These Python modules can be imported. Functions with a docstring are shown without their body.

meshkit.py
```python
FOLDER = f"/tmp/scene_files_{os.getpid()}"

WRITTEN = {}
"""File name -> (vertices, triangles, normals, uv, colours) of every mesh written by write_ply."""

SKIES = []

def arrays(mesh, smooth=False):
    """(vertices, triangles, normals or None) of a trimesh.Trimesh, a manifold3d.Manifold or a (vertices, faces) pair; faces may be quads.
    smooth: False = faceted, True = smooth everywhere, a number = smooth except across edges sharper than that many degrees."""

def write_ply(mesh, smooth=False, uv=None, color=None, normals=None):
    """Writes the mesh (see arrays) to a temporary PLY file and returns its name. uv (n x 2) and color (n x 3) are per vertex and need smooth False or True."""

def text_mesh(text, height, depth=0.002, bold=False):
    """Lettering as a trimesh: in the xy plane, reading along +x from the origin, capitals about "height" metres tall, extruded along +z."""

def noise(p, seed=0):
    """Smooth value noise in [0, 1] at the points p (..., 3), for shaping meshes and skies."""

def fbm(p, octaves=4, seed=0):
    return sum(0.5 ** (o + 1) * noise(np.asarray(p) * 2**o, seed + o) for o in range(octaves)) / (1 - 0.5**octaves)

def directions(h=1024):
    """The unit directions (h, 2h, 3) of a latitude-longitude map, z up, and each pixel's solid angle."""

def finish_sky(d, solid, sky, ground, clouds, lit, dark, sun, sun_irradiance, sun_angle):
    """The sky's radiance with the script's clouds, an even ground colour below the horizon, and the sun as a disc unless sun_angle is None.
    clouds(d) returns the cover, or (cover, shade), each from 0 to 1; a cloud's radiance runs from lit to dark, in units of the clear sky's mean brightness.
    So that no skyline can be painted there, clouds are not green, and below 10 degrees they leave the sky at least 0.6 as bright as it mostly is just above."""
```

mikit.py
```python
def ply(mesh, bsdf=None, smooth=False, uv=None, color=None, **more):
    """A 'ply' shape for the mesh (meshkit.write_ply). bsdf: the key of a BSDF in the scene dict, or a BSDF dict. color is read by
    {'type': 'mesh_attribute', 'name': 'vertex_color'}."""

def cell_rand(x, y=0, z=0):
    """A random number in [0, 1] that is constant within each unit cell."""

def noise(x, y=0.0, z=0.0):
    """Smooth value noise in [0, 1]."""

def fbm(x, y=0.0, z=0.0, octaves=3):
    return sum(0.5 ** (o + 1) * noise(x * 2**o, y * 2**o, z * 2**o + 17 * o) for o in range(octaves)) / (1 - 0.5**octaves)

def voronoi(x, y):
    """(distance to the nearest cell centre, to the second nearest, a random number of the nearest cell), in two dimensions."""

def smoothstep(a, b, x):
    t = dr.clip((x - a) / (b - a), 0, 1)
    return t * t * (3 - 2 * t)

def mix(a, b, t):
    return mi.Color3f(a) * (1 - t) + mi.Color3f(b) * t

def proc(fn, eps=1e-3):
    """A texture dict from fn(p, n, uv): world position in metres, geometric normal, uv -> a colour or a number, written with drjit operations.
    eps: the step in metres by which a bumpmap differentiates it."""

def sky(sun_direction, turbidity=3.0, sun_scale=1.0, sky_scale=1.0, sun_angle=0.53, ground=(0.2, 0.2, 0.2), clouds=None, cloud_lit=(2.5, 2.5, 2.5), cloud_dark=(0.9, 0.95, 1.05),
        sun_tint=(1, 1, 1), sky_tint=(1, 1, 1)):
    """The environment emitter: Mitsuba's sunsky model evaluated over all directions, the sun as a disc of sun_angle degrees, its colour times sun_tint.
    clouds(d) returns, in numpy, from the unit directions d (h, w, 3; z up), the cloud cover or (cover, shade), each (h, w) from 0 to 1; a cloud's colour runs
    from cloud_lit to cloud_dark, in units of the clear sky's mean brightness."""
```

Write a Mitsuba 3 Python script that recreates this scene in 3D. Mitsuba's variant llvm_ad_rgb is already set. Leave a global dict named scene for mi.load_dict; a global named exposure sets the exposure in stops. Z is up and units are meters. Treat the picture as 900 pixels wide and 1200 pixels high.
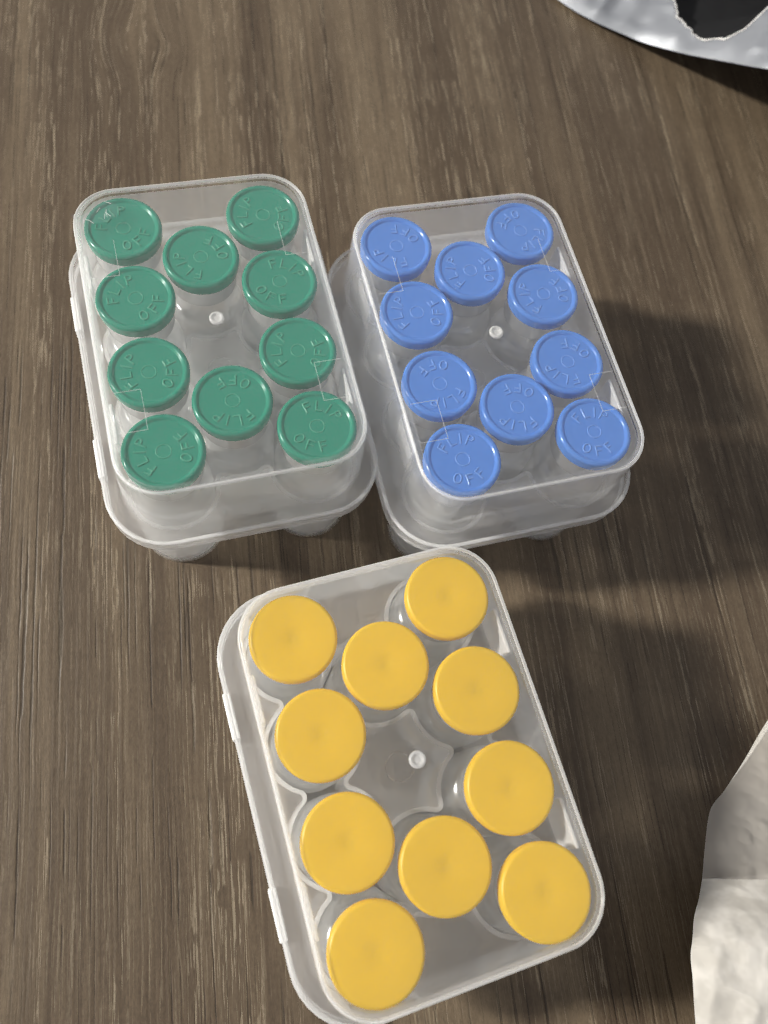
import math
import numpy as np
import trimesh
import manifold3d as m3
import drjit as dr
import mitsuba as mi
import mikit, meshkit
from mikit import noise, fbm, smoothstep, mix
from shapely.geometry import Point, Polygon, LineString
from shapely.ops import unary_union

T = mi.ScalarTransform4f
MM = 0.001
scene, labels = {}, {}

# ------------------------------------------------------------------ camera, lamps, exposure
EYE = np.array([0, 0, 179.866])
FWD = np.array([0, 0.379311, -0.925269])
UP = np.array([-0.365339, 0.861310, 0.353091])
scene['camera'] = {
    'type': 'thinlens', 'fov': 2 * math.degrees(math.atan(450 / 950)), 'fov_axis': 'x',
    'to_world': T().look_at((EYE * MM).tolist(), ((EYE + 200 * FWD) * MM).tolist(), UP.tolist()),
    'aperture_radius': 0.0008, 'focus_distance': 0.158, 'near_clip': 0.005, 'far_clip': 20.0}
exposure = 0.15
LAMP_DIR = np.array([-0.809, -0.261, 0.527])
LAMP_POS = np.array([30, 90, 10]) * MM + LAMP_DIR * 1.5
scene['room_lamp'] = {
    'type': 'sphere', 'center': LAMP_POS.tolist(), 'radius': 0.06,
    'emitter': {'type': 'area', 'radiance': {'type': 'rgb', 'value': [850, 820, 752]}}}
labels['room_lamp'] = {'label': 'round warm room lamp glowing beyond the left side of the table', 'category': 'lamp'}
scene['room_light'] = {'type': 'constant', 'radiance': {'type': 'rgb', 'value': [0.32, 0.32, 0.325]}}

# ------------------------------------------------------------------ materials
GA = math.radians(-63.5)          # heading of the wood grain
GC, GS = math.cos(GA), math.sin(GA)


def grain_coords(p):
    x, y = p.x * 1000, p.y * 1000                       # millimetres
    u, v = x * GC + y * GS, -x * GS + y * GC
    # the grain bends a little round a knot near the table's far left corner
    for kx, ky, amp, ru, rv in ((-123, 181, 4.0, 13, 7), (-108, 186, -3.2, 10, 6)):
        ku, kv = kx * GC + ky * GS, -kx * GS + ky * GC
        du, dv = (u - ku) / ru, (v - kv) / rv
        v = v + amp * dr.exp(-(du * du + dv * dv))
    v = v + 1.6 * (fbm(u * 0.010, v * 0.03, 3.0) - 0.5) + 0.22 * (noise(u * 0.10, v * 0.25, 9.0) - 0.5) + 0.10 * (noise(u * 0.5, v * 0.8, 10.0) - 0.5)
    return u, v


def dashes(u, v):
    """Pale limed pores: short broken strokes in loose bundles."""
    bundle = smoothstep(0.40, 0.68, noise(v * 0.28, u * 0.012, 5.0) * 0.65 + noise(v * 0.9, u * 0.03, 6.0) * 0.35)
    a = smoothstep(0.62, 0.80, noise(v * 3.0, u * 0.06, 1.0)) * smoothstep(0.40, 0.58, noise(v * 3.6, u * 0.22, 7.0))
    b = smoothstep(0.60, 0.80, noise(v * 4.4, u * 0.08, 21.0)) * smoothstep(0.38, 0.56, noise(v * 4.6, u * 0.30, 22.0))
    frayed = 0.55 + 0.45 * smoothstep(0.3, 0.55, noise(v * 5.0, u * 1.6, 23.0))
    return dr.clip((a * (0.35 + 0.65 * bundle) + 0.9 * b * (0.25 + 0.75 * bundle)) * frayed, 0, 1)


def dark_lines(u, v):
    return smoothstep(0.70, 0.84, noise(v * 3.0, u * 0.02, 33.0)) * smoothstep(0.35, 0.55, noise(v * 3.0, u * 0.10, 35.0))


def wood_color(p, n, uv):
    u, v = grain_coords(p)
    band = 0.7 * fbm(v * 0.10, u * 0.006, 2.0) + 0.3 * fbm(v * 0.9, u * 0.02, 4.0)
    c = mix((0.080, 0.057, 0.038), (0.142, 0.106, 0.070), smoothstep(0.30, 0.70, band))
    mottle = noise(v * 2.8, u * 1.1, 41.0) * 0.5 + noise(v * 6.0, u * 3.0, 42.0) * 0.5
    c = c * (0.80 + 0.40 * mottle)
    c = c * (1 - 0.45 * dark_lines(u, v))
    return mix(c, (0.32, 0.265, 0.19), 0.52 * dashes(u, v))


def wood_height(p, n, uv):
    u, v = grain_coords(p)
    return mi.Float(0.00008) * (0.6 * noise(v * 2.2, u * 0.05, 51.0) - 0.5 * dashes(u, v) - 0.8 * dark_lines(u, v) + 0.25 * noise(v * 6.0, u * 3.0, 42.0))


scene['wood'] = {'type': 'twosided', 'b': {'type': 'bumpmap', 'arbitrary': mikit.proc(wood_height, eps=0.0002), 'scale': 1.0,
                 'b': {'type': 'principled', 'base_color': mikit.proc(wood_color), 'roughness': 0.48, 'specular': 0.35}}}


def plain(key, rgb, rough, spec=0.5, metallic=0.0, coat=0.0):
    scene[key] = {'type': 'twosided', 'b': {'type': 'principled', 'base_color': {'type': 'rgb', 'value': list(rgb)}, 'roughness': rough,
                  'specular': spec, 'metallic': metallic, 'clearcoat': coat, 'clearcoat_gloss': 0.85}}


plain('green_plastic', (0.010, 0.222, 0.145), 0.17)
plain('blue_plastic', (0.075, 0.215, 0.610), 0.17)
plain('green_lettering', (0.045, 0.285, 0.190), 0.14)  # paler than the cap: glints on the raised strokes put into the colour
plain('blue_lettering', (0.130, 0.275, 0.640), 0.14)  # glints painted in here too, as a lighter blue


def yellow_color(p, n, uv):
    r = dr.sqrt(dr.square(uv.x) + dr.square(uv.y))
    spot = dr.exp(-dr.square(r / 1.6)) * (0.7 + 0.6 * noise(uv.x * 1.5, uv.y * 1.5, 3.0))
    spot = spot * (0.6 + 0.8 * noise(p.x * 90, p.y * 90, 1.0))
    return (0.95 + 0.09 * noise(p.x * 70, p.y * 70, 5.0)) * mix((0.735, 0.470, 0.016), (0.54, 0.36, 0.03), dr.clip(0.3 * spot, 0, 1))     # darker, uneven spot over the dimple in the middle of the cap


scene['yellow_plastic'] = {'type': 'twosided', 'b': {'type': 'principled', 'base_color': mikit.proc(yellow_color), 'roughness': 0.36, 'specular': 0.45}}
plain('crimp_metal', (0.80, 0.80, 0.80), 0.3, metallic=0.85)
scene['vial_glass'] = {'type': 'mask', 'opacity': 0.25, 'b': {'type': 'twosided', 'b': {'type': 'principled', 'base_color': {'type': 'rgb', 'value': [0.92, 0.93, 0.93]}, 'roughness': 0.2, 'specular': 1.0, 'metallic': 0.5}}}
scene['clear_plastic'] = {'type': 'thindielectric', 'int_ior': 1.3}
for key, density in (('top_medium', 110.0), ('milky_medium', 260.0), ('tray_medium', 430.0)):
    scene[key] = {'type': 'homogeneous', 'albedo': {'type': 'rgb', 'value': [0.992, 0.995, 0.998]}, 'sigma_t': density, 'phase': {'type': 'hg', 'g': 0.3}}
TRAYMILK = {'interior': {'type': 'ref', 'id': 'tray_medium'}}
TOPMILK = {'interior': {'type': 'ref', 'id': 'top_medium'}}
MILK = {'interior': {'type': 'ref', 'id': 'milky_medium'}}
scene['rim_plastic'] = {'type': 'mask', 'opacity': 0.3, 'b': {'type': 'twosided', 'b': {'type': 'principled', 'base_color': {'type': 'rgb', 'value': [0.86, 0.86, 0.86]}, 'roughness': 0.22, 'specular': 0.6}}}  # pale tone standing in for light caught along the plastic edges
scene['thick_plastic'] = {'type': 'mask', 'opacity': 0.6, 'b': {'type': 'twosided', 'b': {'type': 'principled', 'base_color': {'type': 'rgb', 'value': [0.86, 0.86, 0.86]}, 'roughness': 0.22, 'specular': 0.6}}}
scene['mould_mark'] = {'type': 'mask', 'opacity': 0.2, 'b': {'type': 'twosided', 'b': {'type': 'principled', 'base_color': {'type': 'rgb', 'value': [0.85, 0.85, 0.84]}, 'roughness': 0.3}}}


# ------------------------------------------------------------------ helpers (lengths in millimetres)
def tri(mesh):
    if hasattr(mesh, 'to_mesh'):
        m = mesh.to_mesh()
        return trimesh.Trimesh(np.array(m.vert_properties[:, :3]), np.array(m.tri_verts), process=False)
    return mesh


def shape(mesh, bsdf, smooth=30, uv=None, **more):
    m = tri(mesh).copy()
    m.apply_scale(MM)
    return mikit.ply(m, bsdf, smooth=smooth, uv=uv, **more)


def man(t):
    t = t.copy()
    t.merge_vertices()
    return m3.Manifold(m3.Mesh(vert_properties=np.asarray(t.vertices, np.float32), tri_verts=np.asarray(t.faces, np.uint32)))


def prism(poly, z0, z1):
    polys = getattr(poly, 'geoms', [poly])
    out = None
    for g in polys:
        rings = [np.asarray(g.exterior.coords)[:-1]] + [np.asarray(r.coords)[:-1] for r in g.interiors]
        m = m3.Manifold.extrude(m3.CrossSection(rings, m3.FillRule.EvenOdd), z1 - z0).translate([0, 0, z0])
        out = m if out is None else out + m
    return out


def rrect(hw, hl, r, n=14):
    pts = []
    for cx, cy, a0 in ((hw - r, hl - r, 0), (-hw + r, hl - r, 90), (-hw + r, -hl + r, 180), (hw - r, -hl + r, 270)):
        for a in np.radians(np.linspace(a0, a0 + 90, n)):
            pts.append((cx + r * math.cos(a), cy + r * math.sin(a)))
    return np.array(pts)


def rrpoly(hw, hl, r):
    return Polygon(rrect(hw, hl, r))


def loft(slices):
    """Closed solid from equal-count convex rings [(ring, z)]."""
    n = len(slices[0][0])
    v = np.vstack([np.column_stack([r, np.full(n, z)]) for r, z in slices])
    f = []
    for s in range(len(slices) - 1):
        for i in range(n):
            a, b = s * n + i, s * n + (i + 1) % n
            f += [[a, b, b + n], [a, b + n, a + n]]
    c0, c1 = len(v), len(v) + 1
    v = np.vstack([v, [[*slices[0][0].mean(0), slices[0][1]]], [[*slices[-1][0].mean(0), slices[-1][1]]]])
    k = (len(slices) - 1) * n
    for i in range(n):
        f += [[c0, (i + 1) % n, i], [c1, k + i, k + (i + 1) % n]]
    return man(trimesh.Trimesh(v, f, process=False))


def lathe(profile, sections=56):
    return trimesh.creation.revolve(np.array(profile, float), sections=sections)


def arc(cx, cz, r, a0, a1, n=6):
    return [(cx + r * math.cos(math.radians(a)), cz + r * math.sin(math.radians(a))) for a in np.linspace(a0, a1, n)]


# ------------------------------------------------------------------ the table
top = trimesh.creation.box((1500, 1100, 30))
top.apply_translation((0, 150, -15.0))
scene['table_top'] = shape(top, 'wood', smooth=False)
labels['table_top'] = {'kind': 'structure', 'label': 'dark brown wooden table top with pale streaked grain', 'category': 'table'}

# ------------------------------------------------------------------ prototypes: the case
A_, P_ = 14.39, 17.0
LAYOUT = [(-A_, 1.5 * P_), (0, P_), (A_, 1.5 * P_), (-A_, .5 * P_), (A_, .5 * P_), (-A_, -.5 * P_), (A_, -.5 * P_), (0, -P_), (-A_, -1.5 * P_), (A_, -1.5 * P_)]
ZF, ZTOP = 22.6, 41.6
HW, HL, RC = 23.95, 34.6, 8.8


def make_lid():
    out = []
    for z, g in ((ZF + 0.2, -0.75), (ZTOP - 1.0, 0.0), (ZTOP - 0.45, 0.13), (ZTOP - 0.15, 0.38), (ZTOP, 0.8)):
        out.append((rrect(HW - g, HL - g, RC - g), z))
    inn = []
    for z, g in ((ZF - 1.0, 0.2), (ZTOP - 2.0, 0.98), (ZTOP - 1.25, 1.15), (ZTOP - 0.95, 1.6)):
        inn.append((rrect(HW - g, HL - g, RC - g), z))
    flange = prism(rrpoly(28, 38.3, 12.3).difference(rrpoly(HW + .3, HL + .3, RC + .3)), ZF + 0.2, ZF + 1.0)
    lip = prism(rrpoly(28, 38.3, 12.3).difference(rrpoly(27.2, 37.5, 11.5)), ZF + 0.2, ZF + 2.0)
    step = prism(rrpoly(25.9, 36.4, 10.4).difference(rrpoly(25.5, 36.0, 10.0)), ZF + 0.9, ZF + 1.35)
    wall = loft(out) - loft(inn) + flange + lip + step
    panel = prism(rrpoly(HW - 1.7, HL - 1.7, RC - 1.7), ZTOP - .94, ZTOP - .01)
    return wall - prism(rrpoly(HW - 1.68, HL - 1.68, RC - 1.68), ZTOP - 3, ZTOP + 1), panel


def make_tray():
    s = unary_union([Point(x, y).buffer(9.15, quad_segs=16) for x, y in LAYOUT])
    s = s.buffer(0.7).buffer(-0.7).simplify(0.03)
    body = prism(s.buffer(-0.7), 0.08, 1.0) + prism(s.buffer(-0.2), 0.3, 1.0) + prism(s, 0.7, ZF - 0.4)
    plate = prism(rrpoly(27.9, 38.2, 12.2), ZF - 1.0, ZF)
    lip = prism(rrpoly(27.9, 38.2, 12.2).difference(rrpoly(27.1, 37.4, 11.4)), ZF - 1.8, ZF)
    return body + plate + lip - prism(s.buffer(-0.75).simplify(0.03), 0.8, ZF + 1)


def round_box(lx, ly, lz, r=0.25):
    sph = m3.Manifold.sphere(r, 12)
    return m3.Manifold.batch_hull([sph.translate([sx * (lx / 2 - r), sy * (ly / 2 - r), sz * (lz / 2 - r)]) for sx in (-1, 1) for sy in (-1, 1) for sz in (-1, 1)])


def polyline_bar(pts, w, h, z):
    return prism(LineString(pts).buffer(w / 2, cap_style=2, join_style=2), z, z + h)


LID, PANEL = make_lid()
S_LID = shape(LID, 'clear_plastic', **MILK)
S_PANEL = shape(PANEL, 'clear_plastic', smooth=False, **TOPMILK)
S_TRAY = shape(make_tray(), 'clear_plastic', **TRAYMILK)
S_NUB = shape(lathe([(0, ZTOP + .03), (1.45, ZTOP + .03)] + arc(1.1, ZTOP + .3, .36, 0, 150, 8) + [(0.55, ZTOP + .22), (0, ZTOP + .2)], 32), 'rim_plastic', smooth=40)


def ring_bead(hw, hl, r, z, rad, n=8):
    """A thin round bead running along a rounded rectangle."""
    c = rrect(hw, hl, r, 10)
    t = np.roll(c, -1, 0) - np.roll(c, 1, 0)
    t /= np.linalg.norm(t, axis=1, keepdims=True)
    nrm = np.column_stack([t[:, 1], -t[:, 0]])
    v, f, k = [], [], len(c)
    for a in np.arange(n) * 2 * math.pi / n:
        v.append(np.column_stack([c + nrm * rad * math.cos(a), np.full(k, z + rad * math.sin(a))]))
    for j in range(n):
        for i in range(k):
            p, q, r_, s_ = j * k + i, j * k + (i + 1) % k, ((j + 1) % n) * k + (i + 1) % k, ((j + 1) % n) * k + i
            f += [[p, q, r_], [p, r_, s_]]
    return trimesh.Trimesh(np.vstack(v), f, process=False)


pocket = unary_union([Point(x, y).buffer(9.15, quad_segs=16) for x, y in LAYOUT]).buffer(0.7).buffer(-0.7).simplify(0.03)
S_POCKET_RIM = shape(prism(pocket.buffer(.1).difference(pocket.buffer(-.7)), ZF + .03, ZF + .3), 'rim_plastic')
S_RIM = shape(ring_bead(HW - .45, HL - .45, RC - .45, ZTOP - .42, .36), 'rim_plastic', smooth=True)  # bead added to paint the bright line of light on the lid edge
S_FLANGE_RIM = shape(ring_bead(27.75, 38.05, 12.05, ZF + 2.0, .42), 'rim_plastic', smooth=True)  # likewise added, for the bright line along the flange
S_TRAY_RIM = shape(ring_bead(27.6, 37.9, 11.9, ZF - 1.75, .38), 'rim_plastic', smooth=True)  # edge brightness of the tray flange, built in as a pale bead
S_RING = shape(prism(Point(0, 0).buffer(2.75, quad_segs=16).difference(Point(0, 0).buffer(2.6, quad_segs=16)), ZF + .02, ZF + .14), 'mould_mark', smooth=False)
S_MARKS = []
for sx in (-1, 1):
    for sy in (-1, 1):
        pts = [(sx * 22.0, sy * 12.9), (sx * 16.6, sy * 12.9), (sx * 16.6, sy * 21.4), (sx * (22.0 if sy < 0 else 16.7), sy * 21.4)]
        S_MARKS.append(shape(polyline_bar(pts, 0.15, 0.08, ZTOP + .01), 'mould_mark', smooth=False))
S_TABS = [shape(round_box(0.7, 8.4, 9.0).translate([sx * (HW - 1.3), sy * 17.2, 33.5]), 'thick_plastic') for sx in (-1, 1) for sy in (-1, 1)]
S_CLASP = [shape(round_box(1.5, 8.8, 3.6, 0.35).translate([-27.75, sy * 17.3, ZF + .55]) - round_box(1.2, 12, 0.2, .05).translate([-28.5, sy * 17.3, ZF + .1]), 'thick_plastic') for sy in (-1, 1)]

# ------------------------------------------------------------------ prototypes: the vial
glass_prof = [(0, 1.15), (7.2, 1.05)] + arc(7.2, 1.95, 0.9, -90, 0, 5) + [(8.1, 23.6)] + arc(4.9, 24.2, 3.2, 0, 66, 9) + [(5.5, 28.2)] + arc(6.0, 30.2, 1.2, 205, 150, 4) + [(5.0, 32.0), (6.35, 32.5), (6.35, 36.2), (4.2, 36.4), (0, 36.4)]
S_GLASS = shape(lathe(glass_prof), 'vial_glass', smooth=50)
collar_prof = [(5.0, 31.9), (6.3, 31.7), (6.72, 31.95), (6.85, 32.3), (6.72, 32.7), (6.72, 36.2), (6.5, 36.75), (6.2, 36.85), (0.0, 36.85)]
S_COLLAR = shape(lathe(collar_prof), 'crimp_metal', smooth=40)
cap_prof = [(0, 36.95), (7.2, 36.95), (7.45, 37.1), (7.55, 37.4), (7.69, 39.2)] + arc(6.99, 39.3, 0.7, 5, 90, 7) + [(6.75, 39.97), (6.55, 39.8), (6.4, 39.62), (6.2, 39.56), (0, 39.56)]
S_CAP = {c: shape(lathe(cap_prof), c + '_plastic', smooth=40) for c in ('green', 'blue')}
ycap_prof = [(0, 36.95), (7.2, 36.95), (7.5, 37.1), (7.65, 37.5), (7.69, 39.0)] + arc(6.99, 39.25, 0.7, 5, 88, 7) + [(5.0, 39.98), (2.4, 39.93), (1.4, 39.84), (0.7, 39.76), (0, 39.74)]
yc = lathe(ycap_prof)
ycv, ycf, ycn = meshkit.arrays(yc, True)
yc2 = yc.copy()
S_CAP['yellow'] = shape(yc2, 'yellow_plastic', smooth=True, uv=np.array(yc2.vertices)[:, :2].copy())


STROKES = {
    'F': [[(-.55, -1), (-.55, 1)], [(-.55, 1), (.62, 1)], [(-.55, .08), (.45, .08)]],
    'L': [[(-.5, 1), (-.5, -1)], [(-.5, -1), (.6, -1)]],
    'I': [[(0, -1), (0, 1)]],
    'P': [[(-.55, -1), (-.55, 1)], [(-.55, 1), (.1, 1), (.42, .9), (.6, .55), (.42, .18), (.1, .06), (-.55, .06)]],
    'O': [[(.72 * math.cos(a), math.sin(a)) for a in np.linspace(0, 2 * math.pi, 17)]],
}


def ridge(pts, rad, z):
    """A rounded raised stroke along a polyline: a hull of short capsules."""
    out = None
    ball = m3.Manifold.sphere(rad, 10)
    for a, b in zip(pts[:-1], pts[1:]):
        h = m3.Manifold.batch_hull([ball.translate([*a, z]), ball.translate([*b, z])])
        out = h if out is None else out + h
    return out


def make_lettering():
    parts, R0, HT = [], 4.35, 1.0

    def put(ch, ang, turned):
        a = math.radians(ang)                       # clockwise from the top
        r = math.pi - a if turned else -a
        c, s_ = math.cos(r), math.sin(r)
        for line in STROKES[ch]:
            pts = [(c * x * HT - s_ * y * HT + R0 * math.sin(a), s_ * x * HT + c * y * HT + R0 * math.cos(a)) for x, y in line]
            parts.append(ridge(pts, 0.2, 39.62))
    for ch, a in zip('FLIP', (-44, -14, 12, 38)):
        put(ch, a, False)
    for ch, a in zip('OFF', (180 + 33, 180, 180 - 33)):
        put(ch, a, True)
    ring = [(1.4 * math.cos(a), 1.4 * math.sin(a)) for a in np.linspace(0, 2 * math.pi, 25)]
    parts.append(ridge(ring, 0.14, 39.57))
    return m3.Manifold.batch_boolean(parts, m3.OpType.Add)


LET = make_lettering()
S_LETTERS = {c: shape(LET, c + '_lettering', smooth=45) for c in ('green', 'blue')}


# ------------------------------------------------------------------ the three cases with their vials
def place(x, y, th):
    return T().translate([x * MM, y * MM, 0]).rotate([0, 0, 1], math.degrees(th))


CASES = {
    'green': ((-44.374, 81.837, 0.60555), [(-14.3, 25.74, 125), (-.28, 16.28, 208), (14.34, 24.9, 160), (-14.66, 8.55, 136), (14.28, 7.92, 53), (-14.75, -8.27, 168), (14.44, -8.68, 163), (-.43, -17.37, 259), (-14.78, -25.26, 184), (14.37, -25.71, 59)]),
    'blue': ((7.957, 102.915, 0.60054), [(-14.38, 25.44, 231), (-.09, 17.05, 177), (14.39, 25.72, 302), (-14.39, 8.72, 171), (14.35, 8.99, 187), (-14.06, -8.54, 278), (14.05, -8.0, 229), (.13, -16.29, 252), (-14.2, -25.36, 93), (14.25, -24.61, 82)]),
    'yellow': ((20.145, 17.493, 0.64352), [(-14.45, 25.37, 75), (-.16, 16.59, 73), (14.28, 25.38, 71), (-13.94, 8.4, 75), (14.09, 8.09, 71), (-14.33, -9.06, 74), (14.37, -8.93, 70), (-.27, -17.03, 72), (-14.67, -25.58, 73), (14.6, -25.7, 69)]),
}
SPOT = ['at the far left corner', 'in the far middle gap', 'at the far right corner', 'second from the far end of the left column', 'second from the far end of the right column',
        'third from the far end of the left column', 'third from the far end of the right column', 'in the near middle gap', 'at the near left corner', 'at the near right corner']
CASE_LABEL = {'green': 'translucent plastic vial case holding ten green capped vials, left of the blue capped case',
              'blue': 'translucent plastic vial case holding ten blue capped vials, beside the green capped case',
              'yellow': 'translucent plastic vial case holding ten yellow capped vials, nearest on the table'}


def numbered(name):
    if name not in labels:
        return name
    i = 1
    while f'{name}_{i:03d}' in labels:
        i += 1
    return f'{name}_{i:03d}'


for color, ((cx, cy, th), spots) in CASES.items():
    M = place(cx, cy, th)
    case = numbered('vial_case')
    labels[case] = {'label': CASE_LABEL[color], 'category': 'plastic case', 'group': 'translucent cases of vials on the table'}

    def add(part, s, m=M, root=case):
        key, i = f'{root}__{part}', 0
        while key in scene:
            i += 1
            key = f'{root}__{part}_{i:03d}'
        scene[key] = {**s, 'to_world': m}
        return key

    add('lid', S_LID)
    add('tray', S_TRAY)
    add('lid__nub', S_NUB)
    add('lid__top_panel', S_PANEL)
    add('lid__rim', S_RIM)
    add('lid__flange_rim', S_FLANGE_RIM)
    add('tray__rim', S_TRAY_RIM)
    add('tray__pocket_rim', S_POCKET_RIM)
    add('tray__mould_ring', S_RING)
    for s in (S_MARKS if color != 'yellow' else []):
        add('lid__mould_line', s)
    for s in S_TABS:
        add('lid__wall_tab', s)
    MC = M if color != 'blue' else M @ T().rotate([0, 0, 1], 180)
    for s in S_CLASP:
        add('clasp', s, MC)
    for i, (u, v, az) in enumerate(spots):
        vial = numbered('glass_vial')
        labels[vial] = {'label': f'{color} capped glass vial {SPOT[i]} of its case', 'category': 'vial', 'group': f'vials with {color} caps'}
        u0, v0 = LAYOUT[i]
        du, dv = u - u0, v - v0
        bu, bv = u0 + .25 * du, v0 + .25 * dv            # foot in its pocket, the cap leaning a little
        lean = math.degrees(math.atan2(math.hypot(du, dv) * .75, 39))
        W = M @ T().translate([bu * MM, bv * MM, 0])
        if lean > 0.01:
            W = W @ T().rotate([-dv, du, 0], lean)
        W = W @ T().rotate([0, 0, 1], az - 90)
        add('glass_body', S_GLASS, W, vial)
        add('crimp_collar', S_COLLAR, W, vial)
        cap = add('cap', S_CAP[color], W, vial)
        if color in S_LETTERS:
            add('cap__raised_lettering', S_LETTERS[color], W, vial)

# ------------------------------------------------------------------ crumpled scrap of clear tape on the green case's lid
scene['tape_film'] = {'type': 'thindielectric', 'int_ior': 1.6}
rng = np.random.default_rng(5)
n, mW, mH = 6, 4.4, 8.6
gx, gy = np.meshgrid(np.linspace(-1, 1, n), np.linspace(-1, 1, 2 * n))
tv = np.column_stack([(gx * mW / 2).ravel() + rng.normal(0, .25, gx.size), (gy * mH / 2).ravel() + rng.normal(0, .25, gx.size), rng.uniform(0.04, .5, gx.size)])
tv[:, 0] *= 1 + .3 * np.sin(tv[:, 1])
tf = []
for jj in range(2 * n - 1):
    for ii in range(n - 1):
        a = jj * n + ii
        tf += [[a, a + 1, a + n + 1], [a, a + n + 1, a + n]] if (ii + jj) % 2 else [[a, a + 1, a + n], [a + 1, a + n + 1, a + n]]
tape = trimesh.Trimesh(tv, tf, process=False)
creases = []
for k in range(11):                                    # whitened creases between random points of the film
    p0 = tv[rng.integers(len(tv))]
    near = tv[np.argsort(np.linalg.norm(tv - p0, axis=1))[rng.integers(4, 12)]]
    creases.append(tri(ridge([tuple(p0[:2]), tuple(near[:2])], .07, .5)))
creases = trimesh.util.concatenate(creases)
for mesh in (tape, creases):
    mesh.apply_transform(trimesh.transformations.rotation_matrix(math.radians(-28), (0, 0, 1)))
    mesh.apply_translation((-75.6, 94.1, ZTOP + .06))
scene['tape_scrap__film'] = shape(tape, 'tape_film', smooth=False)
scene['tape_scrap__crease'] = shape(creases, 'rim_plastic', smooth=False)
labels['tape_scrap'] = {'label': 'small crinkled scrap of clear tape stuck on the lid over a green capped vial', 'category': 'tape'}

# ------------------------------------------------------------------ silver mailing bag, torn open, at the far right
def resample(pts, step):
    pts = np.array(pts, float)
    d = np.r_[0, np.cumsum(np.linalg.norm(np.diff(pts, axis=0), axis=1))]
    from scipy.interpolate import PchipInterpolator
    t = np.arange(0, d[-1], step)
    return PchipInterpolator(d, pts)(t)


def grid_mesh(G, keep=None):
    a, b = G.shape[:2]
    f = []
    for i in range(a - 1):
        for j in range(b - 1):
            q = [i * b + j, i * b + j + 1, (i + 1) * b + j + 1, (i + 1) * b + j]
            f += [[q[0], q[1], q[2]], [q[0], q[2], q[3]]]
    m = trimesh.Trimesh(G.reshape(-1, 3), f, process=False)
    if keep is not None:
        m.update_faces(keep(m.triangles_center))
        m.remove_unreferenced_vertices()
    return m


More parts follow.
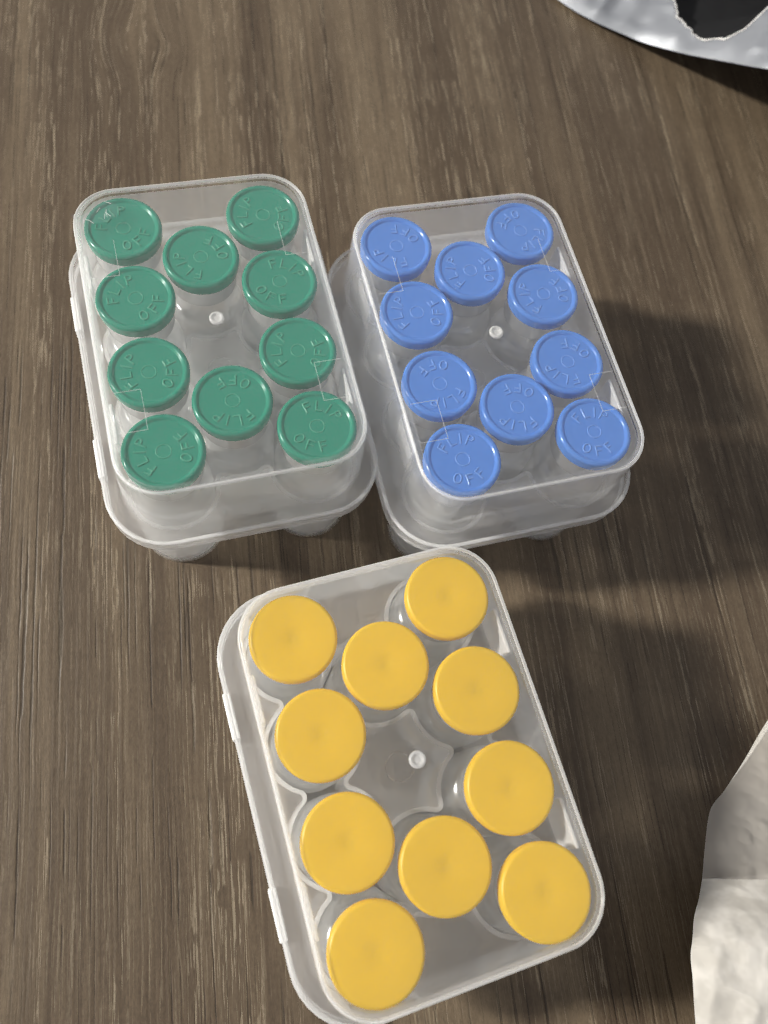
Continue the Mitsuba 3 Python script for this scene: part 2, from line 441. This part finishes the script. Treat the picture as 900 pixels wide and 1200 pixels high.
plain('silver_film', (0.26, 0.272, 0.300), 0.40, metallic=0.3)
plain('black_film', (0.012, 0.012, 0.013), 0.55, spec=0.2)
plain('torn_white', (0.62, 0.61, 0.60), 0.6)
edge = resample([(-60, 292, 1.2), (-30, 276, 1.2), (-13.3, 267.9, 1.2), (-7.9, 264.7, 1.2), (3.4, 260.7, 1.8), (18.5, 257.6, 3.2), (32.0, 252.1, 8.0), (46.2, 244.4, 16.0), (56.2, 237.5, 23.0), (67.0, 233.5, 29.0), (85, 226, 34), (110, 215, 38)], 0.8)
back = np.array([0.36, 0.933])                 # away from the viewer
tt = np.r_[np.linspace(0, 6, 9)[:-1], np.arange(6, 95, 0.8)]
E, TT = np.meshgrid(np.arange(len(edge)), tt, indexing='ij')
X = edge[E][..., 0] + back[0] * TT
Y = edge[E][..., 1] + back[1] * TT
puff = 1 - np.exp(-TT / 9.0)
Q = np.stack([X, Y, 0 * X], -1)
crease = meshkit.fbm(np.stack([X * .06 + Y * .03, Y * .09, 0 * X], -1), 3, 2) - .5
crease2 = np.abs(meshkit.noise(np.stack([X * .13 - Y * .05, Y * .05 + X * .07, 0 * X + 4], -1), 7) - .5)
Zt = edge[E][..., 2] + puff * (10.5 + 0.07 * TT) + np.minimum(TT / 4, 1) * (4.6 * crease - 3.4 * crease2)
top_sheet = np.stack([X, Y, np.maximum(Zt, 1.0)], -1)
hole = Polygon([(15.5, 286.7), (22.6, 276.6), (24.4, 270.4), (29.9, 261.4), (33.4, 258.0), (36.9, 254.7), (40.1, 253.1), (43.2, 251.3), (45.6, 251.7), (47.4, 252.4), (49.4, 255.8), (51.7, 259.9), (54.9, 266.3), (58.0, 280.1), (60, 300), (30, 305)]).segmentize(0.6)
hp = np.array(hole.exterior.coords)[:-1]
hp = hp + (meshkit.noise(np.column_stack([hp * .8, 0 * hp[:, 0]]), 3)[:, None] - .5) * np.array([[.5, .8]])
hole = Polygon(hp).buffer(0)
from shapely import contains_xy
bag = numbered('mailing_bag')
labels[bag] = {'label': 'silver plastic mailing bag torn open to its black inside, at the far right', 'category': 'mailing bag'}
tops = grid_mesh(top_sheet, lambda c: ~contains_xy(hole, c[:, 0], c[:, 1]))
scene[bag + '__front_sheet'] = shape(tops, 'silver_film', smooth=True)
Zb = np.maximum(0.4, edge[E][..., 2] - .05 - .33 * TT)
bottom = np.stack([X, Y, Zb], -1)
scene[bag + '__back_sheet'] = shape(grid_mesh(bottom[::2, ::2]), 'silver_film', smooth=True)
inner = np.stack([X, Y, np.minimum(.35 * top_sheet[..., 2] + .65 * Zb, top_sheet[..., 2] - .2)], -1)
scene[bag + '__black_lining'] = shape(grid_mesh(inner[::2, 3::2]), 'black_film', smooth=True)
from scipy.interpolate import LinearNDInterpolator
near = (np.abs(X - 40) < 40) & (Y < 300) & (Y > 240)
zi = LinearNDInterpolator(np.column_stack([X[near], Y[near]]), top_sheet[..., 2][near])
rim = hp[(hp[:, 1] < 285)]
rz = zi(rim)
ok = np.isfinite(rz)
rim, rz = rim[ok], rz[ok]
cen = np.array([40, 275.0])
outw = rim - cen
outw /= np.linalg.norm(outw, axis=1, keepdims=True)
rr = np.random.default_rng(11)
wob = meshkit.noise(np.column_stack([rim * .7, 0 * rim[:, 0]]), 8)
w0 = .1 + .6 * wob ** 2 + rr.uniform(-.1, .1, len(rim))
rows = [np.column_stack([rim + outw * w0[:, None], rz + .25]), np.column_stack([rim + outw * .1, rz + .25 + .3 * wob]), np.column_stack([rim - outw * .25, rz + .35]), np.column_stack([rim - outw * .1, rz - .5])]
scene[bag + '__torn_edge'] = shape(grid_mesh(np.stack(rows, 1)), 'torn_white', smooth=True)

# ------------------------------------------------------------------ bubble mailer at the near right
def film_color(p, n, uv):
    x, y = p.x * 1000, p.y * 1000
    return mix((0.50, 0.475, 0.435), (0.60, 0.575, 0.535), smoothstep(0.3, 0.7, fbm(x * 0.35, y * 0.35, p.z * 400)))


scene['bubble_film'] = {'type': 'twosided', 'b': {'type': 'principled', 'base_color': mikit.proc(film_color), 'roughness': 0.35, 'specular': 0.5}}
scene['thin_bubble_film'] = {'type': 'mask', 'opacity': 0.42, 'b': {'type': 'twosided', 'b': {'type': 'principled', 'base_color': {'type': 'rgb', 'value': [0.66, 0.62, 0.57]}, 'roughness': 0.2, 'specular': 0.7}}}
mailer = numbered('bubble_mailer')
labels[mailer] = {'label': 'whitish bubble wrap mailer with creased film, at the near right edge', 'category': 'bubble mailer'}
back_edge = resample([(104, 76, 5), (98.6, 59.7, 6.0), (97.9, 58.0, 6.0), (93.2, 46.4, 7.0), (89.9, 39.5, 8.0), (87.0, 33.8, 9.0), (85.9, 24.7, 12.0), (85.4, 18.6, 14.0), (86, 8, 14), (90, -6, 13)], .35)
front_edge = resample([(83.4, 19.2, 18.0), (81.9, 15.8, 21.0), (79.6, 10.8, 25.0), (79.0, 6.5, 27.0), (80.4, 1.3, 27.0), (82.7, -4.9, 26.0), (86.3, -12.1, 24.0), (92, -30, 20), (98, -50, 18)], .35)
inward = np.array([.94, .34])


def pouch(edge, rise, bump, wrinkle, seed):
    tt = np.r_[np.linspace(0, 2.5, 9)[:-1], np.arange(2.5, 60, .4)]
    E, TT = np.meshgrid(np.arange(len(edge)), tt, indexing='ij')
    X, Y = edge[E][..., 0] + inward[0] * TT, edge[E][..., 1] + inward[1] * TT
    q = np.stack([X, Y, 0 * X], -1)
    ramp = np.minimum(TT / 3, 1)
    z = edge[E][..., 2] + rise * (1 - np.exp(-TT / 9)) + ramp * bump * (meshkit.noise(q * .42, seed) ** 2 + .5 * meshkit.noise(q * .9, seed + 1) - .5)
    z += ramp * wrinkle * (.5 - np.abs(meshkit.noise(q * np.array([.16, .22, 1]), seed + 2) - .5) * 3 + (meshkit.fbm(q * .11, 3, seed + 3) - .5))
    top = np.stack([X, Y, np.maximum(z, .8)], -1)
    zb = np.maximum(.4, edge[E][..., 2] - .05 - .5 * TT)
    return grid_mesh(top), grid_mesh(np.stack([X, Y, np.minimum(zb, z - .05)], -1)[::3, ::3])


t1, b1 = pouch(back_edge, 5.5, .55, .25, 20)
scene[mailer + '__back_sheet'] = shape(t1, 'thin_bubble_film', smooth=True)
k = 110
taper = np.clip((k - 1 - np.arange(k)) / 45, 0, 1)[:, None]
seam = np.stack([back_edge[:k] + taper * (np.array([inward[0], inward[1], 0]) * d + np.array([0, 0, z])) for d, z in ((-.1, -.3), (0, .25), (.7, .6), (1.1, .55), (1.3, .2))], 1)
scene[mailer + '__edge_seam'] = shape(grid_mesh(seam), 'bubble_film', smooth=True)
t2, b2 = pouch(front_edge, 4.0, .3, .55, 40)
scene[mailer + '__front_sheet'] = shape(t2, 'bubble_film', smooth=True)
scene[mailer + '__under_sheet'] = shape(b2, 'bubble_film', smooth=True)
